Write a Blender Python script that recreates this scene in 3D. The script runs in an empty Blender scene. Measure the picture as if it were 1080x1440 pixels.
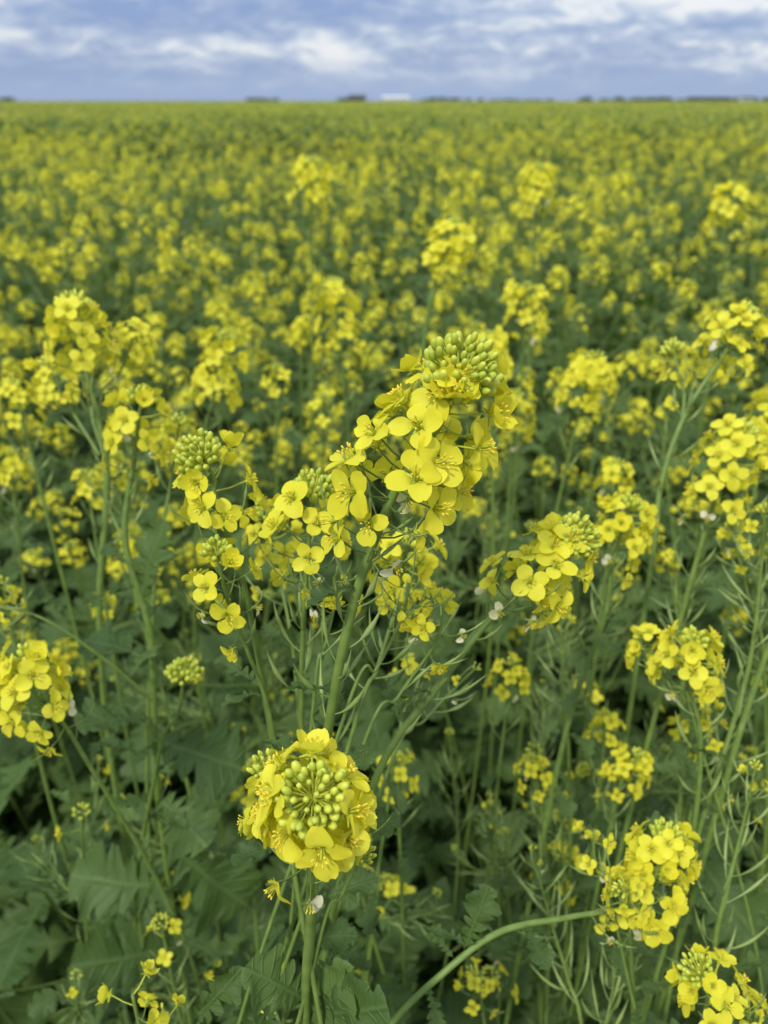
import bpy, math, random
import numpy as np
from math import sin, cos, pi, radians, sqrt, atan2
rng = np.random.default_rng(7)
R = random.Random(11)
sc0 = bpy.context.scene
CAMZ = 1.35; PITCH = radians(28); F = 1088.0
UP = np.array([0, 0, 1.0])

def W(px, py, y):
    """world point of a surveyed feature: bearing read from the photo, y = metres in front of the viewer"""
    v = (720-py)/F
    t = y/(cos(PITCH)+sin(PITCH)*v)
    return np.array([(px-540)/F*t, y, CAMZ+t*(-sin(PITCH)+cos(PITCH)*v)])

def nrm(a):
    a = np.asarray(a, float); return a/(np.linalg.norm(a)+1e-12)

# ------------------------------------------------------------------ materials
def newmat(name):
    m = bpy.data.materials.new(name); m.use_nodes = True
    nt = m.node_tree; nt.nodes.clear()
    return m, nt, nt.nodes, nt.links

def leafy(name, c1, c2, rough=.5, transl=.3, tcol=None, nscale=60, island=.35, veins=False, grad=None, bump=.15, spec=.4, det=0):
    m, nt, N, L = newmat(name)
    out = N.new('ShaderNodeOutputMaterial')
    geo = N.new('ShaderNodeNewGeometry'); tc = N.new('ShaderNodeTexCoord')
    oi = N.new('ShaderNodeObjectInfo')
    noi = N.new('ShaderNodeTexNoise'); noi.inputs['Scale'].default_value = nscale; noi.inputs['Detail'].default_value = det
    L.new(tc.outputs['Object'], noi.inputs['Vector'])
    add = N.new('ShaderNodeMath'); add.operation = 'MULTIPLY_ADD'
    L.new(geo.outputs['Random Per Island'], add.inputs[0]); add.inputs[1].default_value = island
    a0 = N.new('ShaderNodeMath'); a0.operation = 'MULTIPLY_ADD'
    L.new(noi.outputs['Fac'], a0.inputs[0]); a0.inputs[1].default_value = 1.0-island
    a1 = N.new('ShaderNodeMath'); a1.operation = 'MULTIPLY_ADD'
    L.new(oi.outputs['Random'], a1.inputs[0]); a1.inputs[1].default_value = .3; a1.inputs[2].default_value = -.15
    L.new(a1.outputs[0], a0.inputs[2]); L.new(a0.outputs[0], add.inputs[2])
    mix = N.new('ShaderNodeMix'); mix.data_type = 'RGBA'; mix.clamp_factor = True
    mix.inputs[6].default_value = (*c1, 1); mix.inputs[7].default_value = (*c2, 1)
    L.new(add.outputs[0], mix.inputs[0])
    col = mix.outputs[2]; bumpsrc = noi.outputs['Fac']
    at = N.new('ShaderNodeAttribute'); at.attribute_name = 'uvw'
    sep = N.new('ShaderNodeSeparateXYZ'); L.new(at.outputs['Vector'], sep.inputs[0])
    if grad:
        mg = N.new('ShaderNodeMix'); mg.data_type = 'RGBA'
        mr = N.new('ShaderNodeMapRange'); mr.inputs['From Min'].default_value = .0; mr.inputs['From Max'].default_value = .5
        L.new(sep.outputs[1], mr.inputs['Value']); L.new(mr.outputs[0], mg.inputs[0])
        mg.inputs[6].default_value = (*grad, 1); L.new(col, mg.inputs[7]); col = mg.outputs[2]
    if veins:
        ab = N.new('ShaderNodeMath'); ab.operation = 'ABSOLUTE'; L.new(sep.outputs[0], ab.inputs[0])
        m1 = N.new('ShaderNodeMath'); m1.operation = 'MULTIPLY_ADD'
        L.new(sep.outputs[1], m1.inputs[0]); m1.inputs[1].default_value = 9
        m2 = N.new('ShaderNodeMath'); m2.operation = 'MULTIPLY'; L.new(ab.outputs[0], m2.inputs[0]); m2.inputs[1].default_value = -1.6
        L.new(m2.outputs[0], m1.inputs[2])
        pp = N.new('ShaderNodeMath'); pp.operation = 'PINGPONG'; L.new(m1.outputs[0], pp.inputs[0]); pp.inputs[1].default_value = .5
        mn = N.new('ShaderNodeMath'); mn.operation = 'MINIMUM'
        s3 = N.new('ShaderNodeMath'); s3.operation = 'MULTIPLY'; L.new(ab.outputs[0], s3.inputs[0]); s3.inputs[1].default_value = 1.3
        L.new(pp.outputs[0], mn.inputs[0]); L.new(s3.outputs[0], mn.inputs[1])
        vr = N.new('ShaderNodeMapRange'); vr.inputs['From Min'].default_value = .02; vr.inputs['From Max'].default_value = .13
        vr.inputs['To Min'].default_value = 1; vr.inputs['To Max'].default_value = 0
        L.new(mn.outputs[0], vr.inputs['Value'])
        mv = N.new('ShaderNodeMix'); mv.data_type = 'RGBA'; vf = N.new('ShaderNodeMath'); vf.operation = 'MULTIPLY'; vf.inputs[1].default_value = .2
        L.new(vr.outputs[0], vf.inputs[0]); L.new(vf.outputs[0], mv.inputs[0])
        L.new(col, mv.inputs[6]); mv.inputs[7].default_value = (.22, .32, .10, 1); col = mv.outputs[2]
        sb = N.new('ShaderNodeMath'); sb.operation = 'SUBTRACT'; L.new(noi.outputs['Fac'], sb.inputs[0]); L.new(vr.outputs[0], sb.inputs[1])
        bumpsrc = sb.outputs[0]
    p = N.new('ShaderNodeBsdfPrincipled'); p.inputs['Roughness'].default_value = rough
    p.inputs['Specular IOR Level'].default_value = spec
    L.new(col, p.inputs['Base Color'])
    if bump > 0:
        bp = N.new('ShaderNodeBump'); bp.inputs['Strength'].default_value = bump; bp.inputs['Distance'].default_value = .002
        L.new(bumpsrc, bp.inputs['Height']); L.new(bp.outputs[0], p.inputs['Normal'])
    if transl > 0:
        t = N.new('ShaderNodeBsdfTranslucent')
        if tcol: t.inputs['Color'].default_value = (*tcol, 1)
        else: L.new(col, t.inputs['Color'])
        ms = N.new('ShaderNodeMixShader'); ms.inputs[0].default_value = transl
        L.new(p.outputs[0], ms.inputs[1]); L.new(t.outputs[0], ms.inputs[2]); L.new(ms.outputs[0], out.inputs[0])
    else:
        L.new(p.outputs[0], out.inputs[0])
    return m

STEM, LEAF, PETAL, BUD, ANTH, POD, WILT = range(7)
MATS = [
    leafy('stem_green', (.11, .18, .032), (.21, .30, .065), .5, 0, nscale=150, island=.1, bump=.25),
    leafy('leaf_green', (.045, .090, .020), (.115, .185, .045), .55, .25, (.17, .29, .03), 25, .6, veins=True, bump=.5, det=2, spec=.28),
    leafy('petal_yellow', (.80, .73, .035), (.90, .85, .075), .5, .36, (.90, .85, .05), 120, .6, grad=(.70, .72, .06), bump=0, spec=.2),
    leafy('bud_green_yellow', (.38, .46, .045), (.66, .68, .08), .5, 0, None, 90, .7, bump=0),
    leafy('anther_ochre', (.74, .54, .03), (.88, .72, .06), .7, 0, None, 90, .7, bump=0),
    leafy('pod_green', (.18, .27, .06), (.32, .41, .13), .5, 0, None, 90, .6, bump=0),
    leafy('wilted_petal', (.80, .76, .36), (.88, .86, .68), .6, .35, (.85, .8, .5), 90, .7, bump=0),
]

# ------------------------------------------------------------------ mesh builder
class MB:
    def __init__(s): s.v=[]; s.uv=[]; s.q=[]; s.t=[]; s.mq=[]; s.mt=[]; s.n=0
    def raw(s, v, q=None, t=None, mq=0, mt=0, uv=None):
        v = np.asarray(v, float); s.v.append(v)
        s.uv.append(np.zeros((len(v),3)) if uv is None else uv)
        if q is not None and len(q):
            q = np.asarray(q, int); s.q.append(q+s.n); s.mq.append(np.full(len(q), mq) if np.isscalar(mq) else mq)
        if t is not None and len(t):
            t = np.asarray(t, int); s.t.append(t+s.n); s.mt.append(np.full(len(t), mt) if np.isscalar(mt) else mt)
        s.n += len(v)
    def add(s, T, M, loc):
        s.raw(T['v']@M.T+loc, T['q'], T['t'], T['mq'], T['mt'], T['uv'])
    def template(s):
        c = lambda l, w, d=float: np.concatenate(l) if l else np.zeros((0, w), d)
        return dict(v=c(s.v,3), q=c(s.q,4,int), t=c(s.t,3,int), mq=np.concatenate(s.mq) if s.mq else np.zeros(0,int),
                    mt=np.concatenate(s.mt) if s.mt else np.zeros(0,int), uv=c(s.uv,3))
    def mesh(s, name, mats=None):
        T = s.template(); me = bpy.data.meshes.new(name)
        me.vertices.add(len(T['v'])); me.vertices.foreach_set('co', T['v'].ravel())
        nq, ntr = len(T['q']), len(T['t'])
        me.loops.add(nq*4+ntr*3)
        me.loops.foreach_set('vertex_index', np.concatenate([T['q'].ravel(), T['t'].ravel()]).astype(np.int32))
        me.polygons.add(nq+ntr)
        me.polygons.foreach_set('loop_start', np.concatenate([np.arange(nq)*4, nq*4+np.arange(ntr)*3]).astype(np.int32))
        me.polygons.foreach_set('material_index', np.concatenate([T['mq'], T['mt']]).astype(np.int32))
        me.polygons.foreach_set('use_smooth', np.ones(nq+ntr, bool))
        me.update(calc_edges=True)
        a = me.attributes.new('uvw', 'FLOAT_VECTOR', 'POINT'); a.data.foreach_set('vector', T['uv'].ravel())
        for m in (mats or MATS): me.materials.append(m)
        return me
    def obj(s, name, link=True, mats=None):
        o = bpy.data.objects.new(name, s.mesh(name, mats))
        if link: sc0.collection.objects.link(o)
        return o

def grid_faces(nr, ncol, wrap=False):
    f=[]
    for i in range(nr-1):
        for j in range(ncol if wrap else ncol-1):
            k=(j+1)%ncol; f.append((i*ncol+j, i*ncol+k, (i+1)*ncol+k, (i+1)*ncol+j))
    return np.array(f, int)
_gf={}
def gf(a,b,w=False):
    if (a,b,w) not in _gf: _gf[(a,b,w)]=grid_faces(a,b,w)
    return _gf[(a,b,w)]

def tube(mb, P, rad, n=5, mat=0, flat=None):
    P=np.asarray(P,float); k=len(P); T=np.gradient(P,axis=0); T/= (np.linalg.norm(T,axis=1)[:,None]+1e-12)
    m=nrm(T.mean(0)); ref=np.eye(3)[np.argmin(np.abs(m))]
    U=np.cross(T,ref); U/= (np.linalg.norm(U,axis=1)[:,None]+1e-12); V=np.cross(T,U)
    rad=np.broadcast_to(np.asarray(rad,float),(k,))
    a=np.arange(n)*2*pi/n; f=1 if flat is None else flat
    v=P[:,None,:]+rad[:,None,None]*(np.cos(a)[None,:,None]*U[:,None,:]+f*np.sin(a)[None,:,None]*V[:,None,:])
    uv=np.zeros((k,n,3)); uv[:,:,1]=np.linspace(0,1,k)[:,None]
    mb.raw(v.reshape(-1,3), gf(k,n,True), None, mat, 0, uv.reshape(-1,3))

def ellipsoid(mb, c, axis, l, w, seg=7, rings=5, mat=BUD, ridge=0.0):
    z=nrm(axis); ref=np.eye(3)[np.argmin(np.abs(z))]; x=nrm(np.cross(z,ref)); y=np.cross(z,x)
    vs=[]
    for i in range(rings):
        ph=pi*(i+1)/(rings+1); rr=sin(ph)**.85; zz=-cos(ph)
        for j in range(seg):
            a=2*pi*j/seg; r=w*rr*(1+ridge*cos(4*a)); vs.append(c+x*r*cos(a)+y*r*sin(a)+z*l*zz)
    vs.append(c-z*l); vs.append(c+z*l); b=seg*rings
    t=[(b,(j+1)%seg,j) for j in range(seg)]+[(b+1,(rings-1)*seg+j,(rings-1)*seg+(j+1)%seg) for j in range(seg)]
    mb.raw(np.array(vs), gf(rings,seg,True), t, mat, mat)

# ------------------------------------------------------------------ flower parts (mm -> m)
mm=.001
def petal(mb, ang, lod, r, mat=PETAL, op=1.0, young=0.0):
    nv,nu = {0:(9,5),1:(4,3),2:(2,2)}[lod]
    L=(9.2+r.uniform(-1.1,1.0))*mm; Wd=(3.8+r.uniform(-.5,.6))*mm
    cup=r.uniform(-.1,.9); drop=r.uniform(-.22,.42)*op-young*.9; tw=r.uniform(-.35,.35); w1=r.uniform(0,6)
    vs=[];uv=[]
    for i in range(nv):
        s=i/(nv-1)
        if lod==2: hw=Wd*(.45 if i==0 else .9); rr=L*(.12+.88*s)
        else:
            rr=L*(.06+.94*s)
            q=max(0,(s-.16)/.84); hw=Wd*(.13+.9*(sin(pi*min(1,q**.72*.93))**.60 if q>0 else 0))
            if s>=.999: hw=Wd*.45
        z=2.6*mm*min(1,s/.25)+ L*(.10*s-drop*max(0,s-.3)**1.6)
        for j in range(nu):
            u=-1+2*j/(nu-1); x=rr
            if s>.85: x+=L*(.035*(1-u*u) - (.045 if abs(u)<.1 else 0))
            zz=z+cup*hw*(u*u)*.5+ tw*hw*u*s + (.35*mm*sin(7*s+4*u+w1)*s if lod==0 else 0)
            vs.append((x*(1-.45*young), u*hw, zz)); uv.append((u,s,0))
    vs=np.array(vs); c,sn=cos(ang),sin(ang); M=np.array([[c,-sn,0],[sn,c,0],[0,0,1]])
    mb.raw(vs@M.T, gf(nv,nu), None, mat, 0, np.array(uv))

def flower_T(lod, seed, mat=PETAL, npet=4, op=1.0, young=0.0):
    r=random.Random(seed); mb=MB(); a0=r.uniform(0,6)
    for k in range(npet): petal(mb, a0+k*pi/2+r.uniform(-.2,.2), lod, r, mat, op, young)
    if lod==0:
        for k in range(4):
            a=a0+pi/4+k*pi/2; P=[np.array([cos(a)*q*mm, sin(a)*q*mm, h*mm]) for q,h in((.5,.2),(2,.9),(4.8,.6))]
            tube(mb,P,[.55*mm,.75*mm,.2*mm],4,BUD,.4)
        for k in range(6):
            a=a0+k*pi/3+r.uniform(-.15,.15); o=r.uniform(1.3,2.5)
            P=[np.array([cos(a)*q*mm,sin(a)*q*mm,h*mm]) for q,h in((.5,.3),(o*.7,3.2),(o,5.2))]
            tube(mb,P,.19*mm,3,PETAL); ellipsoid(mb,P[-1]+np.array([0,0,.5*mm]),np.array([cos(a)*.5,sin(a)*.5,.8]),.9*mm,.40*mm,5,3,ANTH)
        tube(mb,[np.array([0,0,z*mm]) for z in(0,3,5.6)],[.5*mm,.5*mm,.25*mm],4,BUD)
    elif lod==1:
        ellipsoid(mb,np.array([0,0,4.2*mm]),UP,1.6*mm,1.2*mm,4,2,ANTH)
    return mb.template()
FL={l:[flower_T(l,100*l+k) for k in range([12,7,4][l])] for l in(0,1,2)}
FY={l:[flower_T(l,500+100*l+k,PETAL,4,.3,r_) for k,r_ in enumerate((.6,.85,1.0))] for l in(0,1,2)}
FLW={l:[flower_T(l,900+100*l+k,WILT,2,3.0) for k in range(4)] for l in(0,1,2)}
FHALF={l:[flower_T(l,1900+100*l+k,PETAL,2+k%2,2.2) for k in range(4)] for l in(0,1,2)}
def bud_T(seg,rings,rd=.06):
    mb=MB(); ellipsoid(mb,np.zeros(3),UP,2.8*mm,1.6*mm,seg,rings,BUD,rd); return mb.template()
BD={0:bud_T(8,5),1:bud_T(5,2,0),2:bud_T(4,1,0)}

def basis(z, roll=0):
    z=nrm(z); ref=np.eye(3)[np.argmin(np.abs(z))]; x=nrm(np.cross(z,ref)); y=np.cross(z,x)
    c,s=cos(roll),sin(roll); return np.stack([x*c+y*s, -x*s+y*c, z],1)

class Path:
    def __init__(s,P):
        s.P=np.asarray(P); d=np.linalg.norm(np.diff(s.P,axis=0),axis=1); s.c=np.concatenate([[0],np.cumsum(d)]); s.L=s.c[-1]
    def at(s,x):
        return np.array([np.interp(x,s.c,s.P[:,i]) for i in range(3)])
    def ax(s,x):
        return nrm(s.at(max(0,x-.004))-s.at(min(s.L,x+.004)))

def pod(mb, p, out, ax, ln, r, lod, thin=1.0):
    n={0:11,1:6,2:3}[lod]; pl=(9+r.uniform(-2,3))*mm
    d=nrm(out+ax*r.uniform(.0,.5)); P=[p]; cur=p.copy()
    curl=r.uniform(.3,1.6); side=nrm(np.cross(ax,out))*r.uniform(-.5,.5)
    for i in range(1,n):
        s=i/(n-1); step=(ln+pl)/(n-1); d=nrm(d+(ax*curl+side+UP*.2)*(1.6/n)); cur=cur+d*step; P.append(cur.copy())
    rad=[]
    for i in range(n):
        s=i/(n-1)*(ln+pl)
        if s<pl: rad.append(.40*mm)
        else:
            q=(s-pl)/ln; rad.append(thin*mm*(.4+1.0*sin(pi*min(1,q*1.5))**.8*(1+.18*sin(q*32)) if q<.62 else .7*(1-(q-.62)/.38)+.1))
    tube(mb,P,rad,5 if lod==0 else 3,POD,.75)

def raceme(mb, path, r, sc=1.0, nb=36, nf=18, nw=6, npod=10, lod=0, podgap=9, podlen=22, ext=30, lift=2.6):
    apex=path.at(0); ax=path.ax(.002); B=basis(ax,0); ga=2.39996; k=r.randint(0,50)
    def rad(a,x):
        Bx=basis(x); return Bx[:,0]*cos(a)+Bx[:,1]*sin(a)
    Rd=(3.6+.86*sqrt(nb))*mm*sc; cen=apex+ax*lift*mm*sc
    for i in range(nb):
        f=sqrt((i+.4)/nb); th=f*radians(100)+r.uniform(-.09,.09); a=i*ga+k+r.uniform(-.1,.1)
        rd=B[:,0]*cos(a)+B[:,1]*sin(a)
        d=nrm(ax*cos(th)*1.05+rd*sin(th))
        s=sc*(.52+.50*f)*r.uniform(.8,1.2); pos=cen+d*Rd*(1.0+r.uniform(-.2,.12))
        mb.add(BD[lod], basis(nrm(d*.7+ax*.8+np.array([r.uniform(-.2,.2) for _ in range(3)])),r.uniform(0,6))*s, pos)
        if lod==0 and f>.35: tube(mb,[cen-ax*4*mm*sc,(cen+pos)/2-ax*1.6*mm,pos],.4*mm*sc,3,BUD)
    for i in range(nf):
        q=(i+.5)/nf; a=(i+nb)*ga+k+r.uniform(-.3,.3); s=(3+ext*q**1.12)*mm*sc; p=path.at(s); x=path.ax(s)
        th=radians(62+24*q+r.uniform(-10,10)); ln=(13+4*q+r.uniform(-2.5,2.5))*mm*sc; o=rad(a,x)
        d=nrm(x*cos(th)+o*sin(th)); e=p+d*ln
        if lod<2: tube(mb,[p,p+d*ln*.5-x*.8*mm,e],.42*mm*sc,3,STEM if q>.5 else BUD)
        fn=nrm(d+UP*.22+np.array([r.uniform(-.35,.35) for _ in range(3)]))
        src=FY[lod] if (r.random()<.28 and q<.45) else FL[lod]
        mb.add(r.choice(src), basis(fn,r.uniform(0,6))*sc*r.uniform(.85,1.1), e)
    for i in range(nw):
        q=(i+.5)/nw; a=(i+nb+nf)*ga+k; s=(ext-2+26*q+r.uniform(-3,3))*mm*sc; p=path.at(s); x=path.ax(s)
        th=radians(82+r.uniform(-14,14)); ln=15*mm*sc; o=rad(a,x); d=nrm(x*cos(th)+o*sin(th)); e=p+d*ln+UP*1*mm
        if lod<2: tube(mb,[p,p+d*ln*.5-UP*1*mm,e],.42*mm*sc,3,STEM)
        if r.random()<.68:
            z=r.random(); mb.add(r.choice(FLW[lod] if z<.3 else FHALF[lod] if z<.78 else FL[lod]), basis(nrm(d-UP*.3),r.uniform(0,6))*sc*(.6 if z<.3 else .8), e)
        if lod<2: pod(mb,e-d*2*mm,d,x,10*mm,r,lod,.45)
    for i in range(npod):
        a=(i+nb+nf+nw)*ga+k; s=(ext+14+podgap*i+r.uniform(-3,3))*mm*sc
        if s>path.L*.85: break
        p=path.at(s); x=path.ax(s); o=rad(a,x); g=min(1,.5+i/10)
        pod(mb,p,nrm(o+x*.15),x,podlen*g*mm*r.uniform(.8,1.15),r,lod,.5+.5*g)

# ------------------------------------------------------------------ leaves
def leaf_T(seed, rows=72, cols=7):
    r=random.Random(seed); npair=r.choice([2,3,3,4]); vs=[];uv=[]
    droop=r.uniform(.1,.45); fold=r.uniform(.0,.35); ph=r.uniform(0,6); asy=r.uniform(-.3,.3)
    t0=r.uniform(.48,.58)
    tl=r.uniform(.27,.36); nt=15 if rows>20 else 7
    for i in range(rows):
        s=i/(rows-1)
        for j in range(cols):
            u=-1+2*j/(cols-1); sd=1 if u>0 else -1
            if s<.08: env=.010
            elif s<t0:
                q=(s-.08)/(t0-.08)*npair+asy*.25*sd
                lob=abs(sin(pi*q))**.9
                env=.012+(.06+.35*s)*lob
            else:
                q=(s-t0)/(1-t0)
                env=.015+tl*max(0,sin(pi*min(1,(.04+.96*q)**.8)))**.6
                env*=.45+.55*abs(sin(pi*(2.5*q+.1+asy*.2*sd)))**.7
                if s>=.999: env=.004
            tp=(s*nt+(.5 if sd>0 else 0)+ph)%1.0
            tooth=.052*(tp if tp<.75 else 3*(1-tp)) if s>.1 and s<.97 else 0
            hw=env+tooth*min(1,env*7)
            x=s+.34*hw*abs(u)**1.3*(1-.5*s)
            z=-droop*s*s + fold*abs(u)*hw + .20*hw*sin(13*s+ph+3*u)*abs(u)+ .015*sin(23*s+ph*2)*u
            vs.append((x,u*hw,z)); uv.append((u*hw*3,s,0))
    mb=MB(); mb.raw(np.array(vs),gf(rows,cols),None,LEAF,0,np.array(uv)); return mb.template()
LF={0:[leaf_T(k) for k in range(9)],1:[leaf_T(20+k,36,5) for k in range(6)],2:[leaf_T(40+k,12,3) for k in range(3)]}
def leaf(mb, base, d, ln, r, lod=0, wid=1.0, up=None):
    x=nrm(d); u=UP if up is None else up; y=nrm(np.cross(u,x)); z=np.cross(x,y)
    ro=r.uniform(-.6,.6); y2=y*cos(ro)+z*sin(ro); z2=-y*sin(ro)+z*cos(ro)
    mb.add(r.choice(LF[lod]), np.stack([x*ln,y2*ln*wid,z2*ln],1), base)

def catmull(P, n=12):
    P=[np.asarray(p,float) for p in P]; P=[2*P[0]-P[1]]+P+[2*P[-1]-P[-2]]; o=[]
    for i in range(1,len(P)-2):
        for k in range(n):
            t=k/n; a,b,c,d=P[i-1],P[i],P[i+1],P[i+2]
            o.append(.5*((2*b)+(-a+c)*t+(2*a-5*b+4*c-d)*t*t+(-a+3*b-3*c+d)*t**3))
    o.append(P[-2]); return np.array(o)

def stem(mb, P, r0, r1, n=8, grow=.25):
    pa=Path(P); rad=r0+(r1-r0)*np.clip(pa.c/grow,0,1)**.7; tube(mb,P,rad,n,STEM)

# ------------------------------------------------------------------ random whole plants for the field
def plant(seed, H=1.05, nbr=6, lod=1, flower=1.0, leaves=12, lowleaf=.16, pods=None):
    r=random.Random(seed); mb=MB(); u=r.uniform
    top=np.array([u(-.06,.06),u(-.06,.06),H])
    P=catmull([top,top*[.8,.8,.75]+[u(-.01,.01),u(-.01,.01),0],[u(-.02,.02),u(-.02,.02),H*.4],[0,0,0]],10)
    stem(mb,P,.0011,.0030,{0:7,1:5,2:3}[lod],.7)
    main=Path(P)
    def rc(pth,s):
        raceme(mb,pth,r,s,int({0:34,1:24,2:10}[lod]*(1 if flower>.2 else .5)),int(u(7,17)*flower*(.75 if lod==2 else 1)),int(4*flower),pods or r.randint(4,10),lod,podgap=u(7,12),ext=u(22,44))
    rc(main,u(.8,1.1))
    a0=u(0,6)
    for b in range(nbr):
        s=main.L*u(.10,.5) ; p=main.at(s); a=a0+b*2.4+u(-.3,.3); o=np.array([cos(a),sin(a),0])
        rise=max(.05,(H*u(.72,1.0)-p[2])); out=u(.05,.15)
        Q=catmull([p+o*out*1.1+UP*rise, p+o*out+UP*rise*.6, p+o*out*.55+UP*rise*.25, p],6)
        stem(mb,Q,.0008,.0017,{0:6,1:4,2:3}[lod],.2); rc(Path(Q),u(.5,.95)*(1 if flower>.2 else .7))
        leaf(mb,p,o+UP*.2,u(.04,.08),r,min(2,lod),.8)
        if lod<2: q=Path(Q); leaf(mb,q.at(q.L*.6),o*.6+UP*.5,u(.02,.045),r,1,.6)
    for i in range(leaves):
        h=H*(.10+.68*(i/leaves)); s=main.L*(1-h/H); p=main.at(s); a=i*2.4+a0; o=np.array([cos(a),sin(a),u(.0,.7)])
        leaf(mb,p,o,lowleaf*(1.25-.80*i/leaves)*u(.8,1.2),r,min(2,lod),u(.9,1.2))
    return mb

def rosette(seed,H=.6,n=16,big=.17,pods=False):
    r=random.Random(seed); mb=MB(); u=r.uniform
    P=catmull([[u(-.05,.05),u(-.05,.05),H],[u(-.03,.03),u(-.03,.03),H*.5],[0,0,0]],8); stem(mb,P,.0012,.0034,6,.5); m=Path(P)
    for i in range(n):
        q=i/n; a=i*2.4+u(-.3,.3); p=m.at(m.L*(1-(.12+.86*q)))
        leaf(mb,p,np.array([cos(a),sin(a),u(-.1,.8)]),big*(1.15-.7*q)*u(.75,1.2),r,0,u(1.0,1.25))
    if pods: raceme(mb,m,r,.6,10,2,2,14,1,podgap=8)
    return mb

def coll(name, objs):
    c=bpy.data.collections.new(name)
    for o in objs: c.objects.link(o)
    return c

def scatter(name, pts, rot, scl, idx, collection):
    me=bpy.data.meshes.new(name); me.vertices.add(len(pts)); me.vertices.foreach_set('co',np.asarray(pts,float).ravel())
    a=me.attributes.new('rot','FLOAT_VECTOR','POINT'); a.data.foreach_set('vector',np.asarray(rot,float).ravel())
    a=me.attributes.new('scl','FLOAT_VECTOR','POINT'); a.data.foreach_set('vector',np.asarray(scl,float).ravel())
    a=me.attributes.new('idx','INT','POINT'); a.data.foreach_set('value',np.asarray(idx,np.int32))
    o=bpy.data.objects.new(name,me); sc0.collection.objects.link(o)
    ng=bpy.data.node_groups.new(name+'_gn','GeometryNodeTree')
    ng.interface.new_socket('Geometry',in_out='INPUT',socket_type='NodeSocketGeometry')
    ng.interface.new_socket('Geometry',in_out='OUTPUT',socket_type='NodeSocketGeometry')
    N=ng.nodes; L=ng.links; gi=N.new('NodeGroupInput'); go=N.new('NodeGroupOutput')
    ci=N.new('GeometryNodeCollectionInfo'); ci.inputs['Collection'].default_value=collection
    ci.inputs['Separate Children'].default_value=True; ci.inputs['Reset Children'].default_value=True
    ip=N.new('GeometryNodeInstanceOnPoints'); ip.inputs['Pick Instance'].default_value=True
    def na(n,t):
        x=N.new('GeometryNodeInputNamedAttribute'); x.data_type=t; x.inputs['Name'].default_value=n
        return [s for s in x.outputs if s.name=='Attribute' and s.enabled][0]
    er=N.new('FunctionNodeEulerToRotation')
    L.new(na('rot','FLOAT_VECTOR'),er.inputs[0]); L.new(er.outputs[0],ip.inputs['Rotation'])
    L.new(na('scl','FLOAT_VECTOR'),ip.inputs['Scale']); L.new(na('idx','INT'),ip.inputs['Instance Index'])
    L.new(gi.outputs[0],ip.inputs['Points']); L.new(ci.outputs[0],ip.inputs['Instance']); L.new(ip.outputs[0],go.inputs[0])
    md=o.modifiers.new('scatter','NODES'); md.node_group=ng
    return o

def vnoise(x,y,s,seed=0):
    x=x/s+seed*7.3; y=y/s+seed*3.1
    return .5+.25*(sin(x*1.3+1.7*sin(y*.9))+sin(y*1.1+1.3*sin(x*1.7+seed)))

# near & mid plants
pA=[plant(200+k,1.03,R.choice([5,6,7]),1,R.uniform(.8,1.05),14).obj('mustard_a%d'%k,False) for k in range(7)]
pG=[plant(300+k,1.0,4,1,.25,17).obj('mustard_g%d'%k,False) for k in range(2)]
cA=coll('mustard_plants_near',pA+pG)
pB=[plant(400+k,1.03,R.choice([5,6,7]),2,.95,12).obj('mustard_m%d'%k,False) for k in range(6)]
pBg=[plant(500+k,1.0,3,2,.2,14).obj('mustard_n%d'%k,False) for k in range(2)]
cB=coll('mustard_plants_mid',pB+pBg)
cR=coll('mustard_leafy_plants',[rosette(600+k,R.uniform(.54,.72),17,R.uniform(.15,.20)).obj('mustard_leafy_%d'%k,False) for k in range(5)]
        +[rosette(650+k,R.uniform(.72,.82),14,.12,True).obj('mustard_leafy_p%d'%k,False) for k in range(2)])
cS=coll('mustard_seeding_plants',[plant(700+k,.90,6,1,(.1,.12,.3,.08)[k],10,.11,20).obj('mustard_seed_%d'%k,False) for k in range(4)])

def greenpatch(x,y):
    g=0
    for cx,cy,rx,ry in((1.05,2.2,.42,.6),(.15,4.6,.7,.8),(2.6,7,1.5,1.2),(-1.8,9,1.8,1.4),(.0,12,2,1.2),(-.9,3.6,.5,.5),(1.5,3.6,.5,.5)):
        g=max(g,1-((x-cx)/rx)**2-((y-cy)/ry)**2)
    return g
def jitter_pts(y0,y1,dens,halfw,x0=None):
    st=1/sqrt(dens); out=[]; y=y0
    while y<y1:
        hw=halfw(y); x=-hw
        while x<hw:
            out.append((x+R.uniform(-.5,.5)*st,y+R.uniform(-.5,.5)*st)); x+=st
        y+=st
    return out
P_=[];Ro=[];S_=[];I_=[]
def put(x,y,h,i,w=1.0):
    P_.append((x,y,0)); Ro.append((R.gauss(0,.06),R.gauss(0,.06),R.uniform(0,6.28))); S_.append((w,w,h)); I_.append(i)
pts=jitter_pts(.98,3.4,28,lambda y:y*.72+.6)
pts+=[p for p in jitter_pts(-.6,1.0,18,lambda y:1.3) if abs(p[0])>.8 or p[1]<-.35]
for x,y in pts:
    near=min(1,max(0,(y-.95)/.9)) if y>0 else .4
    h=(.87+.13*near)*(1+.12*(vnoise(x,y,.4)-.5)*2)*R.gauss(1,.055)
    g=greenpatch(x,y)>0
    if g: h*=.88
    put(x,y,min(h,1.13),R.choice([7,8]) if (g and R.random()<.9) or R.random()<.16 else R.randrange(7),R.uniform(.95,1.15))
scatter('mustard_field',P_,Ro,S_,I_,cA)
P_=[];Ro=[];S_=[];I_=[]
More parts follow.
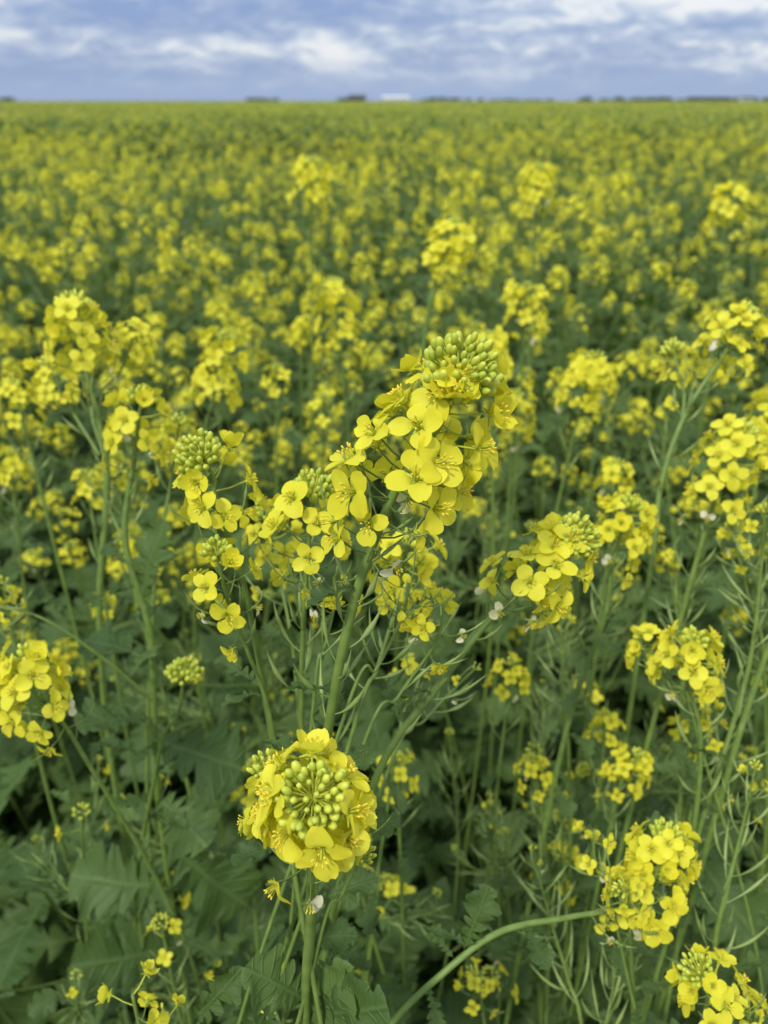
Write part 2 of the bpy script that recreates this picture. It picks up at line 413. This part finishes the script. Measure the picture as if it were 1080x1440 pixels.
for x,y in jitter_pts(3.4,12,16,lambda y:y*.68+.6):
    h=(1+.12*(vnoise(x,y,.7,2)-.5)*2)*R.gauss(1,.055); g=greenpatch(x,y)>0 or vnoise(x,y,1.3,5)<.3
    if g: h*=.93
    put(x,y,min(h,1.13),R.choice([6,7]) if (g and R.random()<.75) or R.random()<.18 else R.randrange(6),1.15)
scatter('mustard_field',P_,Ro,S_,I_,cB)
P_=[];Ro=[];S_=[];I_=[]
for x,y in jitter_pts(-.3,1.7,33,lambda y:1.1):
    if x*x+y*y<.02: continue
    P_.append((x,y,0)); Ro.append((R.gauss(0,.08),R.gauss(0,.08),R.uniform(0,6.28)))
    low = .72 if x<-.3 and y<.45 else 1.0
    s=R.uniform(.9,1.2)*low; S_.append((s,s,s*R.uniform(.9,1.12)))
    I_.append(R.choice([5,6]) if R.random()<(.25 if x>.05 else .1) else R.randrange(5))
scatter('mustard_undergrowth',P_,Ro,S_,I_,cR)
P_=[];Ro=[];S_=[];I_=[]
for x,y in jitter_pts(.36,1.0,33,lambda y:.62):
    if x<0 and R.random()<.62: continue
    if abs(x)<.06 and y<.5: continue
    h=R.uniform(.86,1.04)*(1.0 if x>.05 else .93)
    P_.append((x,y,0)); Ro.append((R.gauss(0,.09),R.gauss(0,.09),R.uniform(0,6.28))); S_.append((1,1,h)); I_.append(R.randrange(4))
scatter('mustard_seeding_undergrowth',P_,Ro,S_,I_,cS)

# far patches of canopy
def patch(seed):
    r=np.random.default_rng(seed); mb=MB(); n=105
    def quads(c,size,mat,flat=.5):
        k=len(c); a=r.normal(size=(k,3)); a/=np.linalg.norm(a,axis=1)[:,None]; b=r.normal(size=(k,3)); b[:,2]*=flat
        b=b-a*(a*b).sum(1)[:,None]; b/=np.linalg.norm(b,axis=1)[:,None]
        s=size*r.uniform(.7,1.2,(k,1)); v=np.stack([c-a*s-b*s,c+a*s-b*s,c+a*s+b*s,c-a*s+b*s],1).reshape(-1,3)
        uv=np.zeros((k*4,3)); uv[:,1]=.8
        mb.raw(v,np.arange(k*4).reshape(-1,4),None,mat,0,uv)
    hx=r.uniform(-.78,.78,(n,2)); hz=1.00+.12*np.clip(r.normal(size=n)*.6,-1.6,1.2)
    C=np.column_stack([hx,hz])
    quads((C[:,None,:]+r.normal(size=(n,7,3))*[.013,.013,.020]).reshape(-1,3),.0060,PETAL)
    quads((C[:,None,:]+[0,0,.02]+r.normal(size=(n,6,3))*.008).reshape(-1,3),.006,POD)
    st=(C[:,None,:]-np.array([0,0,1])*r.uniform(.02,.25,(n,10,1))+r.normal(size=(n,10,3))*.018).reshape(-1,3); quads(st,.008,STEM)
    lf=np.column_stack([r.uniform(-.8,.8,(380,2)),r.uniform(.7,1.03,380)]); quads(lf,.028,LEAF,.3)
    return mb
cP=coll('mustard_canopy_patches',[patch(k).obj('mustard_patch_%d'%k,False) for k in range(4)])
P_=[];Ro=[];S_=[];I_=[]
for x,y in jitter_pts(12,55,.5,lambda y:y*.66+1):
    P_.append((x,y,R.uniform(-.05,.05)+.10*(vnoise(x,y,2.2,3)-.5))); Ro.append((0,0,R.choice([0,1,2,3])*pi/2+R.uniform(-.2,.2))); S_.append((1,1,1)); I_.append(R.randrange(4))
for x,y in jitter_pts(55,260,.035,lambda y:y*.66+1):
    P_.append((x,y,R.uniform(-.08,.08))); Ro.append((0,0,R.uniform(0,6.28))); S_.append((3.6,3.6,1)); I_.append(R.randrange(4))
scatter('mustard_field',P_,Ro,S_,I_,cP)

# ------------------------------------------------------------------ canopy sheet far & ground
def simple(name,nodes_fn):
    m,nt,N,L=newmat(name); out=N.new('ShaderNodeOutputMaterial'); p=N.new('ShaderNodeBsdfPrincipled'); p.inputs['Roughness'].default_value=.9
    p.inputs['Specular IOR Level'].default_value=.1
    nodes_fn(N,L,p); L.new(p.outputs[0],out.inputs[0]); return m
def noise_ramp(N,L,p,scale,stops,detail=6,bump=0):
    tc=N.new('ShaderNodeTexCoord'); n=N.new('ShaderNodeTexNoise'); n.inputs['Scale'].default_value=scale; n.inputs['Detail'].default_value=detail
    L.new(tc.outputs['Object'],n.inputs['Vector']); cr=N.new('ShaderNodeValToRGB'); e=cr.color_ramp.elements
    e[0].position,e[0].color=stops[0][0],(*stops[0][1],1); e[1].position,e[1].color=stops[-1][0],(*stops[-1][1],1)
    for s in stops[1:-1]: x=e.new(s[0]); x.color=(*s[1],1)
    L.new(n.outputs['Fac'],cr.inputs[0]); L.new(cr.outputs[0],p.inputs['Base Color'])
    if bump:
        b=N.new('ShaderNodeBump'); b.inputs['Strength'].default_value=bump; L.new(n.outputs['Fac'],b.inputs['Height']); L.new(b.outputs[0],p.inputs['Normal'])
m_can=simple('canopy_far',lambda N,L,p:noise_ramp(N,L,p,.35,[(.3,(.08,.11,.03)),(.5,(.17,.18,.035)),(.66,(.30,.28,.04))],8))
m_soil=simple('soil',lambda N,L,p:noise_ramp(N,L,p,14,[(.3,(.045,.032,.022)),(.7,(.12,.09,.065))],5,.6))
ys=np.geomspace(12,1800,90); az=np.linspace(-radians(52),radians(52),160); mb=MB()
v=np.array([[y*math.tan(a)*1.0,y,(.80+.20*min(1,(y-12)/90))+rng.uniform(-.03,.03)] for y in ys for a in az])
mb.raw(v,gf(len(ys),len(az)),None,0,0); mb.obj('distant_mustard_canopy',mats=[m_can])
mb=MB(); g=np.concatenate([-np.geomspace(4000,1,14),[0],np.geomspace(1,4000,14)])
mb.raw([[x,y,0] for y in g for x in g],gf(len(g),len(g)),None,0,0); mb.obj('ground',mats=[m_soil])

# ------------------------------------------------------------------ surveyed foreground plants
def ground(P, r):
    a=P[-1]; d=P[-1]-P[-2]; d=d/max(.02,-d[2]) if d[2]<-.005 else np.array([0,0,-1.]); d=np.clip(d,-.6,.6); P=list(P)
    h=a[2]; P.append(a+np.array([d[0]*h*.12,d[1]*h*.12,-h*.25])); b=P[-1]
    P.append(np.array([b[0]+r.uniform(-.01,.01),b[1]+.01,h*.35])); P.append(np.array([b[0]+r.uniform(-.02,.02),b[1]+.02,0])); return P
PL=[]
def hero(branches, seed, leaves=()):
    r=random.Random(seed); mb=MB()
    for br in branches:
        pts=[W(*p) for p in br['p']]
        if br.get('g',True):
            if len(pts)==1: pts.append(pts[0]+np.array([r.uniform(-.02,.02),r.uniform(-.01,.01),-.1]))
            pts=ground(pts,r)
        if 'tilt' in br:
            L0=np.linalg.norm(pts[0]-pts[1]); k=pts[0]; pts.insert(1,k-nrm(np.array(br['tilt']))*min(.035,L0*.55))
        P=catmull(pts,14); pa=Path(P); lod=br.get('lod',0); s=br.get('s',1)
        stem(mb,P,br.get('r0',.0009)*s,br.get('r1',.0017),9,.12)
        raceme(mb,pa,r,s,br.get('nb',36),br.get('nf',17),br.get('nw',5),br.get('np',8),lod,br.get('gap',9),br.get('pl',22),br.get('ext',30),br.get('lift',2.6))
        if lod==0:
            for q in br.get('lf',(.10+r.uniform(-.02,.02),.15+r.uniform(-.02,.02),.21+r.uniform(-.02,.03),.28,.36)):
                if q>pa.L*.8: break
                p=pa.at(q); a=r.uniform(0,6.28); leaf(mb,p,np.array([cos(a),sin(a),.45]),r.uniform(.016,.028)*(1+q*2.2),r,0,.65)
    for b,t,w in leaves:
        b=W(*b); t=W(*t); leaf(mb,b,t-b,np.linalg.norm(t-b),r,0,w,nrm(UP+np.array([0,-.5,0])))
    o=mb.obj('mustard_plant'); PL.append(o); return o
def B(p,**k): d=dict(p=p); d.update(k); return d
# tall plant in the middle
hero([B([(640,545,.290),(612,605,.286),(556,690,.280),(497,850,.270),(458,1050,.262),(442,1250,.256),(434,1440,.25)],tilt=(.26,-.32,1),s=1.18,nb=78,nf=29,nw=13,np=17,gap=6,r0=.0013,r1=.0022,pl=22,ext=44,lift=6.5),
      B([(440,700,.33),(434,770,.325),(428,850,.32),(424,1000,.312),(432,1180,.305)],s=1.0,nb=38,nf=11,nw=7,np=10,gap=7,r1=.0015,lift=4),
      B([(288,650,.34),(304,705,.337),(345,830,.328),(385,1050,.315),(420,1250,.30)],s=1.02,nb=52,nf=11,nw=5,np=5,r1=.0017,tilt=(-.3,-.2,1),lift=4.5),
      B([(305,780,.31),(322,850,.312),(350,920,.315),(380,1010,.312),(410,1200,.30)],s=.9,nb=14,nf=6,nw=5,np=3,r1=.0013),
      B([(375,730,.40),(390,800,.395),(410,900,.37),(424,1050,.345)],s=.9,nb=10,nf=8,nw=3,np=4,r1=.0011),
      B([(572,765,.36),(560,840,.355),(530,940,.33),(490,1050,.30)],s=1.0,nb=6,nf=9,nw=7,np=6,r1=.0012),
      B([(470,810,.31),(470,850,.31),(455,920,.30),(440,1000,.29)],s=.8,nb=0,nf=0,nw=10,np=7,gap=6,r1=.001,ext=6),
      B([(575,820,.31),(565,870,.305),(530,940,.295),(480,1020,.28)],s=.8,nb=0,nf=0,nw=10,np=7,gap=6,r1=.001,ext=6),
      B([(622,866,.30),(612,905,.30),(560,980,.29),(500,1080,.27)],s=.75,nb=0,nf=3,nw=4,np=5,r1=.001,ext=8),
      ],1)
hero([B([(803,762,.345),(770,802,.336),(695,865,.326),(620,960,.314),(545,1060,.30),(500,1180,.285),(460,1330,.27)],s=1.02,nb=58,nf=20,nw=6,np=8,gap=12,r1=.0021,tilt=(.55,-.2,.9),ext=40,lift=4.5),
      B([(668,940,.38),(600,1010,.35),(540,1100,.31)],s=.5,nb=5,nf=0,nw=2,np=6,r1=.0011),
      B([(572,930,.40),(570,990,.39),(550,1100,.36)],s=.6,nb=14,nf=5,nw=2,np=5,r1=.0011)],2)
# low flower head nearest the viewer
hero([B([(440,1122,.197),(438,1205,.203),(436,1300,.208),(430,1440,.208)],tilt=(.04,-.5,.9),s=1.1,nb=54,nf=29,nw=4,np=3,r0=.0013,r1=.0022,ext=25,lf=(),lift=3.2),
      B([(375,1085,.235),(400,1180,.228),(425,1290,.215)],s=.8,nb=22,nf=8,nw=2,np=2,r1=.0012,lf=()),
      B([(508,1205,.215),(480,1260,.215),(445,1340,.21)],s=.6,nb=24,nf=0,nw=0,np=0,r1=.0011,lf=())],3,
     [((430,1405,.21),(372,1372,.2),1.1),((440,1425,.21),(515,1432,.188),1.0),((432,1440,.21),(466,1390,.2),.9),((436,1380,.21),(490,1330,.24),.5)])
# left hand plants
hero([B([(104,440,.60),(118,510,.59),(150,660,.575),(140,850,.55),(150,1020,.54),(178,1200,.53)],s=1.2,nb=44,nf=17,nw=5,np=14,gap=10,r1=.0028,lift=4),
      B([(190,465,.64),(170,520,.62),(130,570,.60),(146,640,.58)],s=.95,nb=14,nf=11,nw=3,np=5,r1=.0016,g=False),
      B([(68,515,.62),(90,560,.61),(140,640,.58)],s=.95,nb=10,nf=11,nw=3,np=4,r1=.0016,g=False),
      B([(20,545,.70),(40,620,.69)],s=1,nb=10,nf=11)],4)
hero([B([(198,565,.50),(190,640,.495),(176,760,.48),(212,900,.465),(222,1120,.44),(262,1400,.41)],s=1.08,nb=14,nf=12,nw=5,np=9,r1=.0026,lf=(.12,.17,.22,.27,.32,.38)),
      B([(252,595,.55),(240,680,.54),(215,860,.50)],s=.8,nb=16,nf=6,nw=3,np=4),
      B([(165,645,.60),(172,720,.58),(190,830,.53)],s=.7,nb=14,nf=5,nw=3,np=3),
      B([(124,672,.66),(132,740,.65)],s=.9,nb=14,nf=7,nw=3,np=3),
      B([(258,955,.43),(250,1005,.43),(222,1070,.43)],s=1.2,nb=40,nf=0,nw=0,np=0,lift=4)],5,
     [((215,1040,.44),(330,1075,.42),1.3),((215,1010,.45),(120,1000,.42),1.0),((222,1120,.44),(285,1180,.40),1.2),((200,850,.47),(205,745,.47),.8),
      ((215,930,.46),(120,880,.48),.9),((240,1250,.42),(110,1240,.40),1.2),((232,1180,.43),(340,1290,.40),1.2),((250,1330,.41),(120,1370,.36),1.2)])
hero([B([(42,930,.36),(55,990,.352),(110,1050,.36)],s=1.05,nb=14,nf=22,nw=6,np=3,r1=.0015),
      B([(-20,850,.42),(60,870,.42),(150,930,.43),(215,985,.44)],s=.5,nb=0,nf=3,nw=0,np=3,g=False,r1=.0014),
      B([(5,820,.5),(20,900,.5)],s=.7,nb=5,nf=3),B([(18,640,.75),(20,700,.75)],s=1,nb=10,nf=10)],6)
# right hand plants
hero([B([(885,715,.47),(862,790,.46),(850,870,.45),(810,980,.44),(780,1100,.42)],s=.98,nb=20,nf=17,nw=6,np=9,r1=.0021),
      B([(780,815,.60),(790,900,.59)],s=.7,nb=5,nf=4),B([(868,660,.58),(860,740,.57)],s=.9,nb=16,nf=9)],7)
hero([B([(975,905,.375),(966,955,.372),(985,1040,.365),(972,1190,.35)],s=1.0,nb=16,nf=14,nw=4,np=10,r1=.0017,ext=22),
      B([(905,895,.40),(940,960,.385),(980,1030,.37)],s=.75,nb=6,nf=9,nw=3,np=4,r1=.0011,ext=20),
      B([(992,1000,.40),(985,1060,.39)],s=.7,nb=6,nf=6,nw=3,np=6,r1=.0011)],8)
hero([B([(718,935,.50),(712,1000,.49),(700,1100,.47)],s=.78,nb=6,nf=13,nw=2,np=6),
      B([(850,1010,.47),(846,1080,.46)],s=.72,nb=12,nf=9,nw=3,np=8),
      B([(895,1065,.44),(870,1110,.43),(850,1200,.42)],s=.78,nb=12,nf=12,nw=4,np=8),
      B([(748,1070,.45),(760,1130,.44),(770,1250,.42)],s=.72,nb=12,nf=9,nw=4,np=14),
      B([(556,1068,.44),(560,1130,.43)],s=.78,nb=14,nf=11,nw=3,np=6),
      B([(778,1105,.44),(790,1180,.43)],s=.4,nb=8,nf=2,nw=4,np=12)],9)
hero([B([(935,1180,.30),(920,1235,.29),(895,1272,.283),(800,1290,.275),(700,1312,.262),(610,1380,.245),(550,1440,.235),(500,1510,.23)],s=.98,nb=28,nf=28,nw=6,np=2,r1=.0018,ext=48),
      B([(875,1250,.27),(885,1290,.272)],s=.62,nb=8,nf=9,nw=3,np=5),
      B([(835,1165,.31),(838,1215,.30),(865,1290,.285)],s=.6,nb=0,nf=4,nw=3,np=5,r1=.001),
      B([(985,1370,.235),(1010,1410,.232),(1030,1470,.23)],s=.85,nb=38,nf=14,nw=4,np=4,r1=.0016,lift=4),
      B([(1045,1420,.24),(1060,1480,.24)],s=.75,nb=10,nf=9,nw=2,np=4),
      B([(665,1370,.33),(680,1430,.325)],s=.65,nb=12,nf=8,nw=2,np=2)],10,
     [((652,1335,.255),(684,1262,.26),.75),((600,1385,.245),(622,1440,.225),.75),((640,1350,.25),(600,1300,.27),.5)])
hero([B([(1040,455,.58),(1020,495,.57),(965,580,.55),(930,680,.53),(915,800,.51)],s=1.1,nb=46,nf=15,nw=5,np=10,r1=.0021,lift=4),
      B([(948,498,.60),(962,555,.57),(955,610,.55)],s=.9,nb=40,nf=4,nw=2,np=3,g=False,lift=4),
      B([(1045,610,.50),(1010,690,.49),(960,860,.47)],s=1.1,nb=16,nf=20,nw=6,np=10,r1=.002,ext=48),
      B([(1085,570,.6),(1070,650,.59)],s=1.1,nb=14,nf=15),
      B([(1085,900,.38),(1050,1000,.37),(1020,1100,.36)],s=.3,nb=0,nf=0,nw=0,np=0,r0=.006,r1=.0021),
      B([(1075,720,.42),(1070,800,.42),(1050,950,.40),(980,1180,.36)],s=.6,nb=8,nf=5,nw=3,np=24,gap=13,pl=28,r1=.0017),
      B([(1030,740,.47),(1050,830,.46),(1075,950,.45)],s=.6,nb=10,nf=4,nw=5,np=18,gap=12,pl=26)],11)
hero([B([(1062,1080,.33),(1040,1180,.32),(1010,1300,.30),(990,1430,.29)],s=.5,nb=12,nf=2,nw=4,np=22,gap=13,pl=28,r1=.0016),
      B([(750,1195,.36),(770,1280,.35),(800,1380,.33),(820,1460,.31)],s=.4,nb=6,nf=0,nw=2,np=22,gap=13,pl=28,r1=.0013),
      B([(870,1330,.30),(860,1400,.29),(845,1470,.28)],s=.4,nb=4,nf=0,nw=1,np=16,gap=12,pl=26,r1=.0013),
      B([(930,760,.52),(950,850,.51),(960,960,.49)],s=.5,nb=8,nf=2,nw=3,np=16,gap=14,pl=26),
      B([(800,870,.5),(790,960,.48),(800,1080,.46)],s=.4,nb=8,nf=2,nw=2,np=14,gap=14,pl=24),
      B([(1010,1120,.40),(960,1200,.39),(930,1320,.37)],s=.4,nb=6,nf=1,nw=2,np=18,gap=13,pl=26,r1=.0013),
      B([(690,1130,.46),(700,1220,.45)],s=.4,nb=8,nf=2,nw=2,np=14,gap=13,pl=24,r1=.0013)],12)
# close corner at bottom left
hero([B([(186,1395,.235),(200,1460,.225)],s=.85,nb=0,nf=4,nw=1,np=0,lf=()),
      B([(228,1425,.235),(240,1480,.23)],s=.6,nb=3,nf=2,nw=1,np=0,lf=()),
      B([(497,1367,.36),(500,1420,.355)],s=.5,nb=8,nf=5,lf=())],13,
     [((270,1435,.24),(322,1392,.235),.7),((345,1450,.26),(345,1398,.26),.8)])
# taller heads standing above the canopy behind
hero([B([(640,325,.95),(612,400,.94),(598,470,.93)],s=1.4,nb=30,nf=17,lod=1,r1=.0028),
      B([(440,235,1.25),(438,330,1.24)],s=1.5,nb=24,nf=16,lod=1),
      B([(756,242,1.25),(752,330,1.24)],s=1.3,nb=24,nf=14,lod=1),
      B([(468,405,.90),(480,500,.89)],s=1.3,nb=22,nf=18,lod=1,ext=48),
      B([(318,480,.78),(300,560,.77),(285,640,.76)],s=1.2,nb=22,nf=18,lod=1,ext=48),
      B([(685,480,.72),(690,560,.71)],s=1.1,nb=18,nf=15,lod=1),
      B([(835,510,.75),(800,640,.74)],s=1.2,nb=20,nf=17,lod=1),
      B([(725,560,.8),(720,640,.79)],s=1.1,nb=12,nf=13,lod=1),
      B([(1028,270,1.15),(1020,360,1.14)],s=1.3,nb=20,nf=14,lod=1),
      B([(740,410,1.0),(735,500,.99)],s=1.3,nb=12,nf=15,lod=1)],14)

# ------------------------------------------------------------------ horizon: buildings, trees
m_dark=simple('hazed_dark_timber',lambda N,L,p:noise_ramp(N,L,p,.8,[(.3,(.05,.055,.07)),(.7,(.09,.09,.10))]))  # dark timber with distance haze painted in: base colour lightened
m_roof=simple('hazed_slate_roof',lambda N,L,p:noise_ramp(N,L,p,.8,[(.3,(.08,.08,.10)),(.7,(.12,.12,.14))]))  # slate likewise lightened, horizon haze mixed into its colour
m_white=simple('white_cladding',lambda N,L,p:noise_ramp(N,L,p,.4,[(.3,(.66,.68,.70)),(.7,(.76,.77,.78))]))
m_win=simple('window_glass',lambda N,L,p:noise_ramp(N,L,p,.4,[(.3,(.03,.04,.05)),(.7,(.05,.06,.08))]))
m_tree=simple('tree_foliage',lambda N,L,p:noise_ramp(N,L,p,.5,[(.3,(.07,.10,.09)),(.7,(.12,.16,.13))]))
def building(name,x,y,w,d,h,rh,wall,roof):
    e=bpy.data.objects.new(name,None); e.location=(x,y,0); sc0.collection.objects.link(e)
    def part(nm,v,q,t,mat):
        mb=MB(); mb.raw(v,q,t,0,0); o=mb.obj(nm,mats=[mat]); o.parent=e
        o.data.polygons.foreach_set('use_smooth',[False]*len(o.data.polygons)); return o
    a,b=w/2,d/2
    part('walls',[(-a,-b,0),(a,-b,0),(a,b,0),(-a,b,0),(-a,-b,h),(a,-b,h),(a,b,h),(-a,b,h),(-a,0,h+rh*.97),(a,0,h+rh*.97)],
         [(0,1,5,4),(1,2,6,5),(2,3,7,6),(3,0,4,7)],[(4,7,8),(5,6,9)],wall)
    o=.6
    part('roof',[(-a-o,-b-o,h-.2),(a+o,-b-o,h-.2),(a+o,0,h+rh),(-a-o,0,h+rh),(a+o,b+o,h-.2),(-a-o,b+o,h-.2)],[(0,1,2,3),(3,2,4,5)],None,roof)
    vs=[];q=[]
    n=int(w//4)
    for k in range(n):
        cx=-a+(k+.5)*w/n; i=len(vs); vs+=[(cx-.7,-b-.05,1.2),(cx+.7,-b-.05,1.2),(cx+.7,-b-.05,min(h-.5,2.8)),(cx-.7,-b-.05,min(h-.5,2.8))]; q.append((i,i+1,i+2,i+3))
    part('windows',vs,q,None,m_win)
building('farmhouse',-27,880,17,9,3.9,2.7,m_dark,m_roof)
building('white_barn',12,900,27,14,4.2,1.3,m_white,m_white)
building('long_shed',345,930,40,14,3.6,1.4,m_dark,m_roof)
building('long_shed',372,900,12,10,3.4,1.8,m_white,m_roof)
mb=MB(); rr=np.random.default_rng(5)
def treeblob(x,y,w,h):
    tube(mb,[np.array([x,y,0]),np.array([x,y,h*.5])],[.35,.2],5,0)
    k=int(90+w*10); c=rr.normal(size=(k,3))*[w*.3,w*.28,h*.22]+[x,y,h*.55]; c[:,2]=np.clip(c[:,2],h*.15,h*1.15)
    for p in c:
        a=nrm(rr.normal(size=3))*.45; b=nrm(np.cross(a,rr.normal(size=3)))*.45; mb.raw([p-a-b,p+a-b,p+a+b,p-a+b],[(0,1,2,3)],None,0)
for x0,x1,n,h0,h1 in((225,330,22,3.0,5.4),(330,440,16,2.6,4.8),(40,125,8,2.6,4.8),(-200,-110,4,2.6,4.4),(-440,-410,2,4,6.0),(-45,-36,2,3.5,4.6),(130,225,8,2.2,3.4),(-150,-140,1,4,5.2)):
    for k in range(n): treeblob(rr.uniform(x0,x1),rr.uniform(930,1000),rr.uniform(4,13),rr.uniform(h0,h1))
mb.obj('distant_trees',mats=[m_tree])

# ------------------------------------------------------------------ sky & sun
w=bpy.data.worlds.new('World'); sc0.world=w; w.use_nodes=True; nt=w.node_tree; N=nt.nodes; L=nt.links; N.clear()
out=N.new('ShaderNodeOutputWorld'); sky=N.new('ShaderNodeTexSky'); sky.sky_type='NISHITA'; sky.sun_disc=False
SE,SR=radians(52),radians(215)
sky.sun_elevation=SE; sky.sun_rotation=SR
b1=N.new('ShaderNodeBackground'); b1.inputs[1].default_value=.1; L.new(sky.outputs[0],b1.inputs[0])
tc=N.new('ShaderNodeTexCoord'); sp=N.new('ShaderNodeSeparateXYZ'); L.new(tc.outputs['Generated'],sp.inputs[0])
def M(op,a,b=None,c=None):
    n=N.new('ShaderNodeMath'); n.operation=op
    for i,x in enumerate((a,b,c)):
        if x is None: continue
        if isinstance(x,(int,float)): n.inputs[i].default_value=x
        else: L.new(x,n.inputs[i])
    return n.outputs[0]
azi=M('ARCTAN2',sp.outputs[0],sp.outputs[1]); el=M('ARCSINE',sp.outputs[2])
def cloud(sx,sy,z,sc,det,rough,dist):
    cb=N.new('ShaderNodeCombineXYZ'); L.new(M('MULTIPLY',azi,sx),cb.inputs[0]); L.new(M('MULTIPLY',el,sy),cb.inputs[1]); cb.inputs[2].default_value=z
    no=N.new('ShaderNodeTexNoise'); no.inputs['Scale'].default_value=sc; no.inputs['Detail'].default_value=det; no.inputs['Roughness'].default_value=rough; no.inputs['Distortion'].default_value=dist
    L.new(cb.outputs[0],no.inputs['Vector']); return no.outputs['Fac']
n1=cloud(4.5,22,2.9,1.2,2,.5,.2); n2=cloud(13,42,5.1,1.6,6,.62,.6)
mixn=M('MULTIPLY_ADD',n1,.5,M('MULTIPLY',n2,.5))
mixn=M('ADD',mixn,M('MULTIPLY',M('MINIMUM',M('MAXIMUM',M('SUBTRACT',el,.02),0.0),.12),.5))
mixn=M('ADD',mixn,M('MULTIPLY',M('SINE',azi),.05))
cr=N.new('ShaderNodeValToRGB'); e=cr.color_ramp.elements
e[0].position=.41; e[0].color=(.27,.38,.66,1); e[1].position=.64; e[1].color=(.92,.94,.97,1)
x=e.new(.49); x.color=(.38,.48,.71,1); x=e.new(.55); x.color=(.54,.63,.81,1); x=e.new(.59); x.color=(.76,.82,.91,1)
L.new(mixn,cr.inputs[0])
hz=N.new('ShaderNodeMapRange'); hz.inputs['From Min'].default_value=.006; hz.inputs['From Max'].default_value=.045; L.new(el,hz.inputs['Value'])
mx=N.new('ShaderNodeMix'); mx.data_type='RGBA'; L.new(hz.outputs[0],mx.inputs[0]); mx.inputs[6].default_value=(.38,.50,.76,1); L.new(cr.outputs[0],mx.inputs[7])
b2=N.new('ShaderNodeBackground'); L.new(mx.outputs[2],b2.inputs[0])
L.new(M('MULTIPLY_ADD',M('MAXIMUM',el,0.0),.6,.94),b2.inputs[1])
ms=N.new('ShaderNodeMixShader'); ms.inputs[0].default_value=.88; L.new(b1.outputs[0],ms.inputs[1]); L.new(b2.outputs[0],ms.inputs[2]); L.new(ms.outputs[0],out.inputs[0])
w.cycles.sampling_method='MANUAL'; w.cycles.sample_map_resolution=512
sd=bpy.data.lights.new('sun','SUN'); sd.energy=2.7; sd.angle=radians(8); sd.color=(1,.97,.90)
so=bpy.data.objects.new('sun',sd); sc0.collection.objects.link(so)
from mathutils import Vector
dirv=Vector((sin(SR)*cos(SE),cos(SR)*cos(SE),sin(SE)))
so.rotation_euler=dirv.to_track_quat('Z','Y').to_euler(); so.location=(0,-5,10)

cd=bpy.data.cameras.new('camera'); co=bpy.data.objects.new('camera',cd); sc0.collection.objects.link(co); sc0.camera=co
co.location=(0,0,CAMZ); co.rotation_euler=(radians(90)-PITCH,0,0)
cd.sensor_fit='VERTICAL'; cd.sensor_height=36; cd.lens=27.2; cd.clip_start=.01; cd.clip_end=6000
cd.dof.use_dof=True; cd.dof.focus_distance=.31; cd.dof.aperture_fstop=9
sc0.view_settings.view_transform='Standard'; sc0.view_settings.look='None'; sc0.view_settings.exposure=0
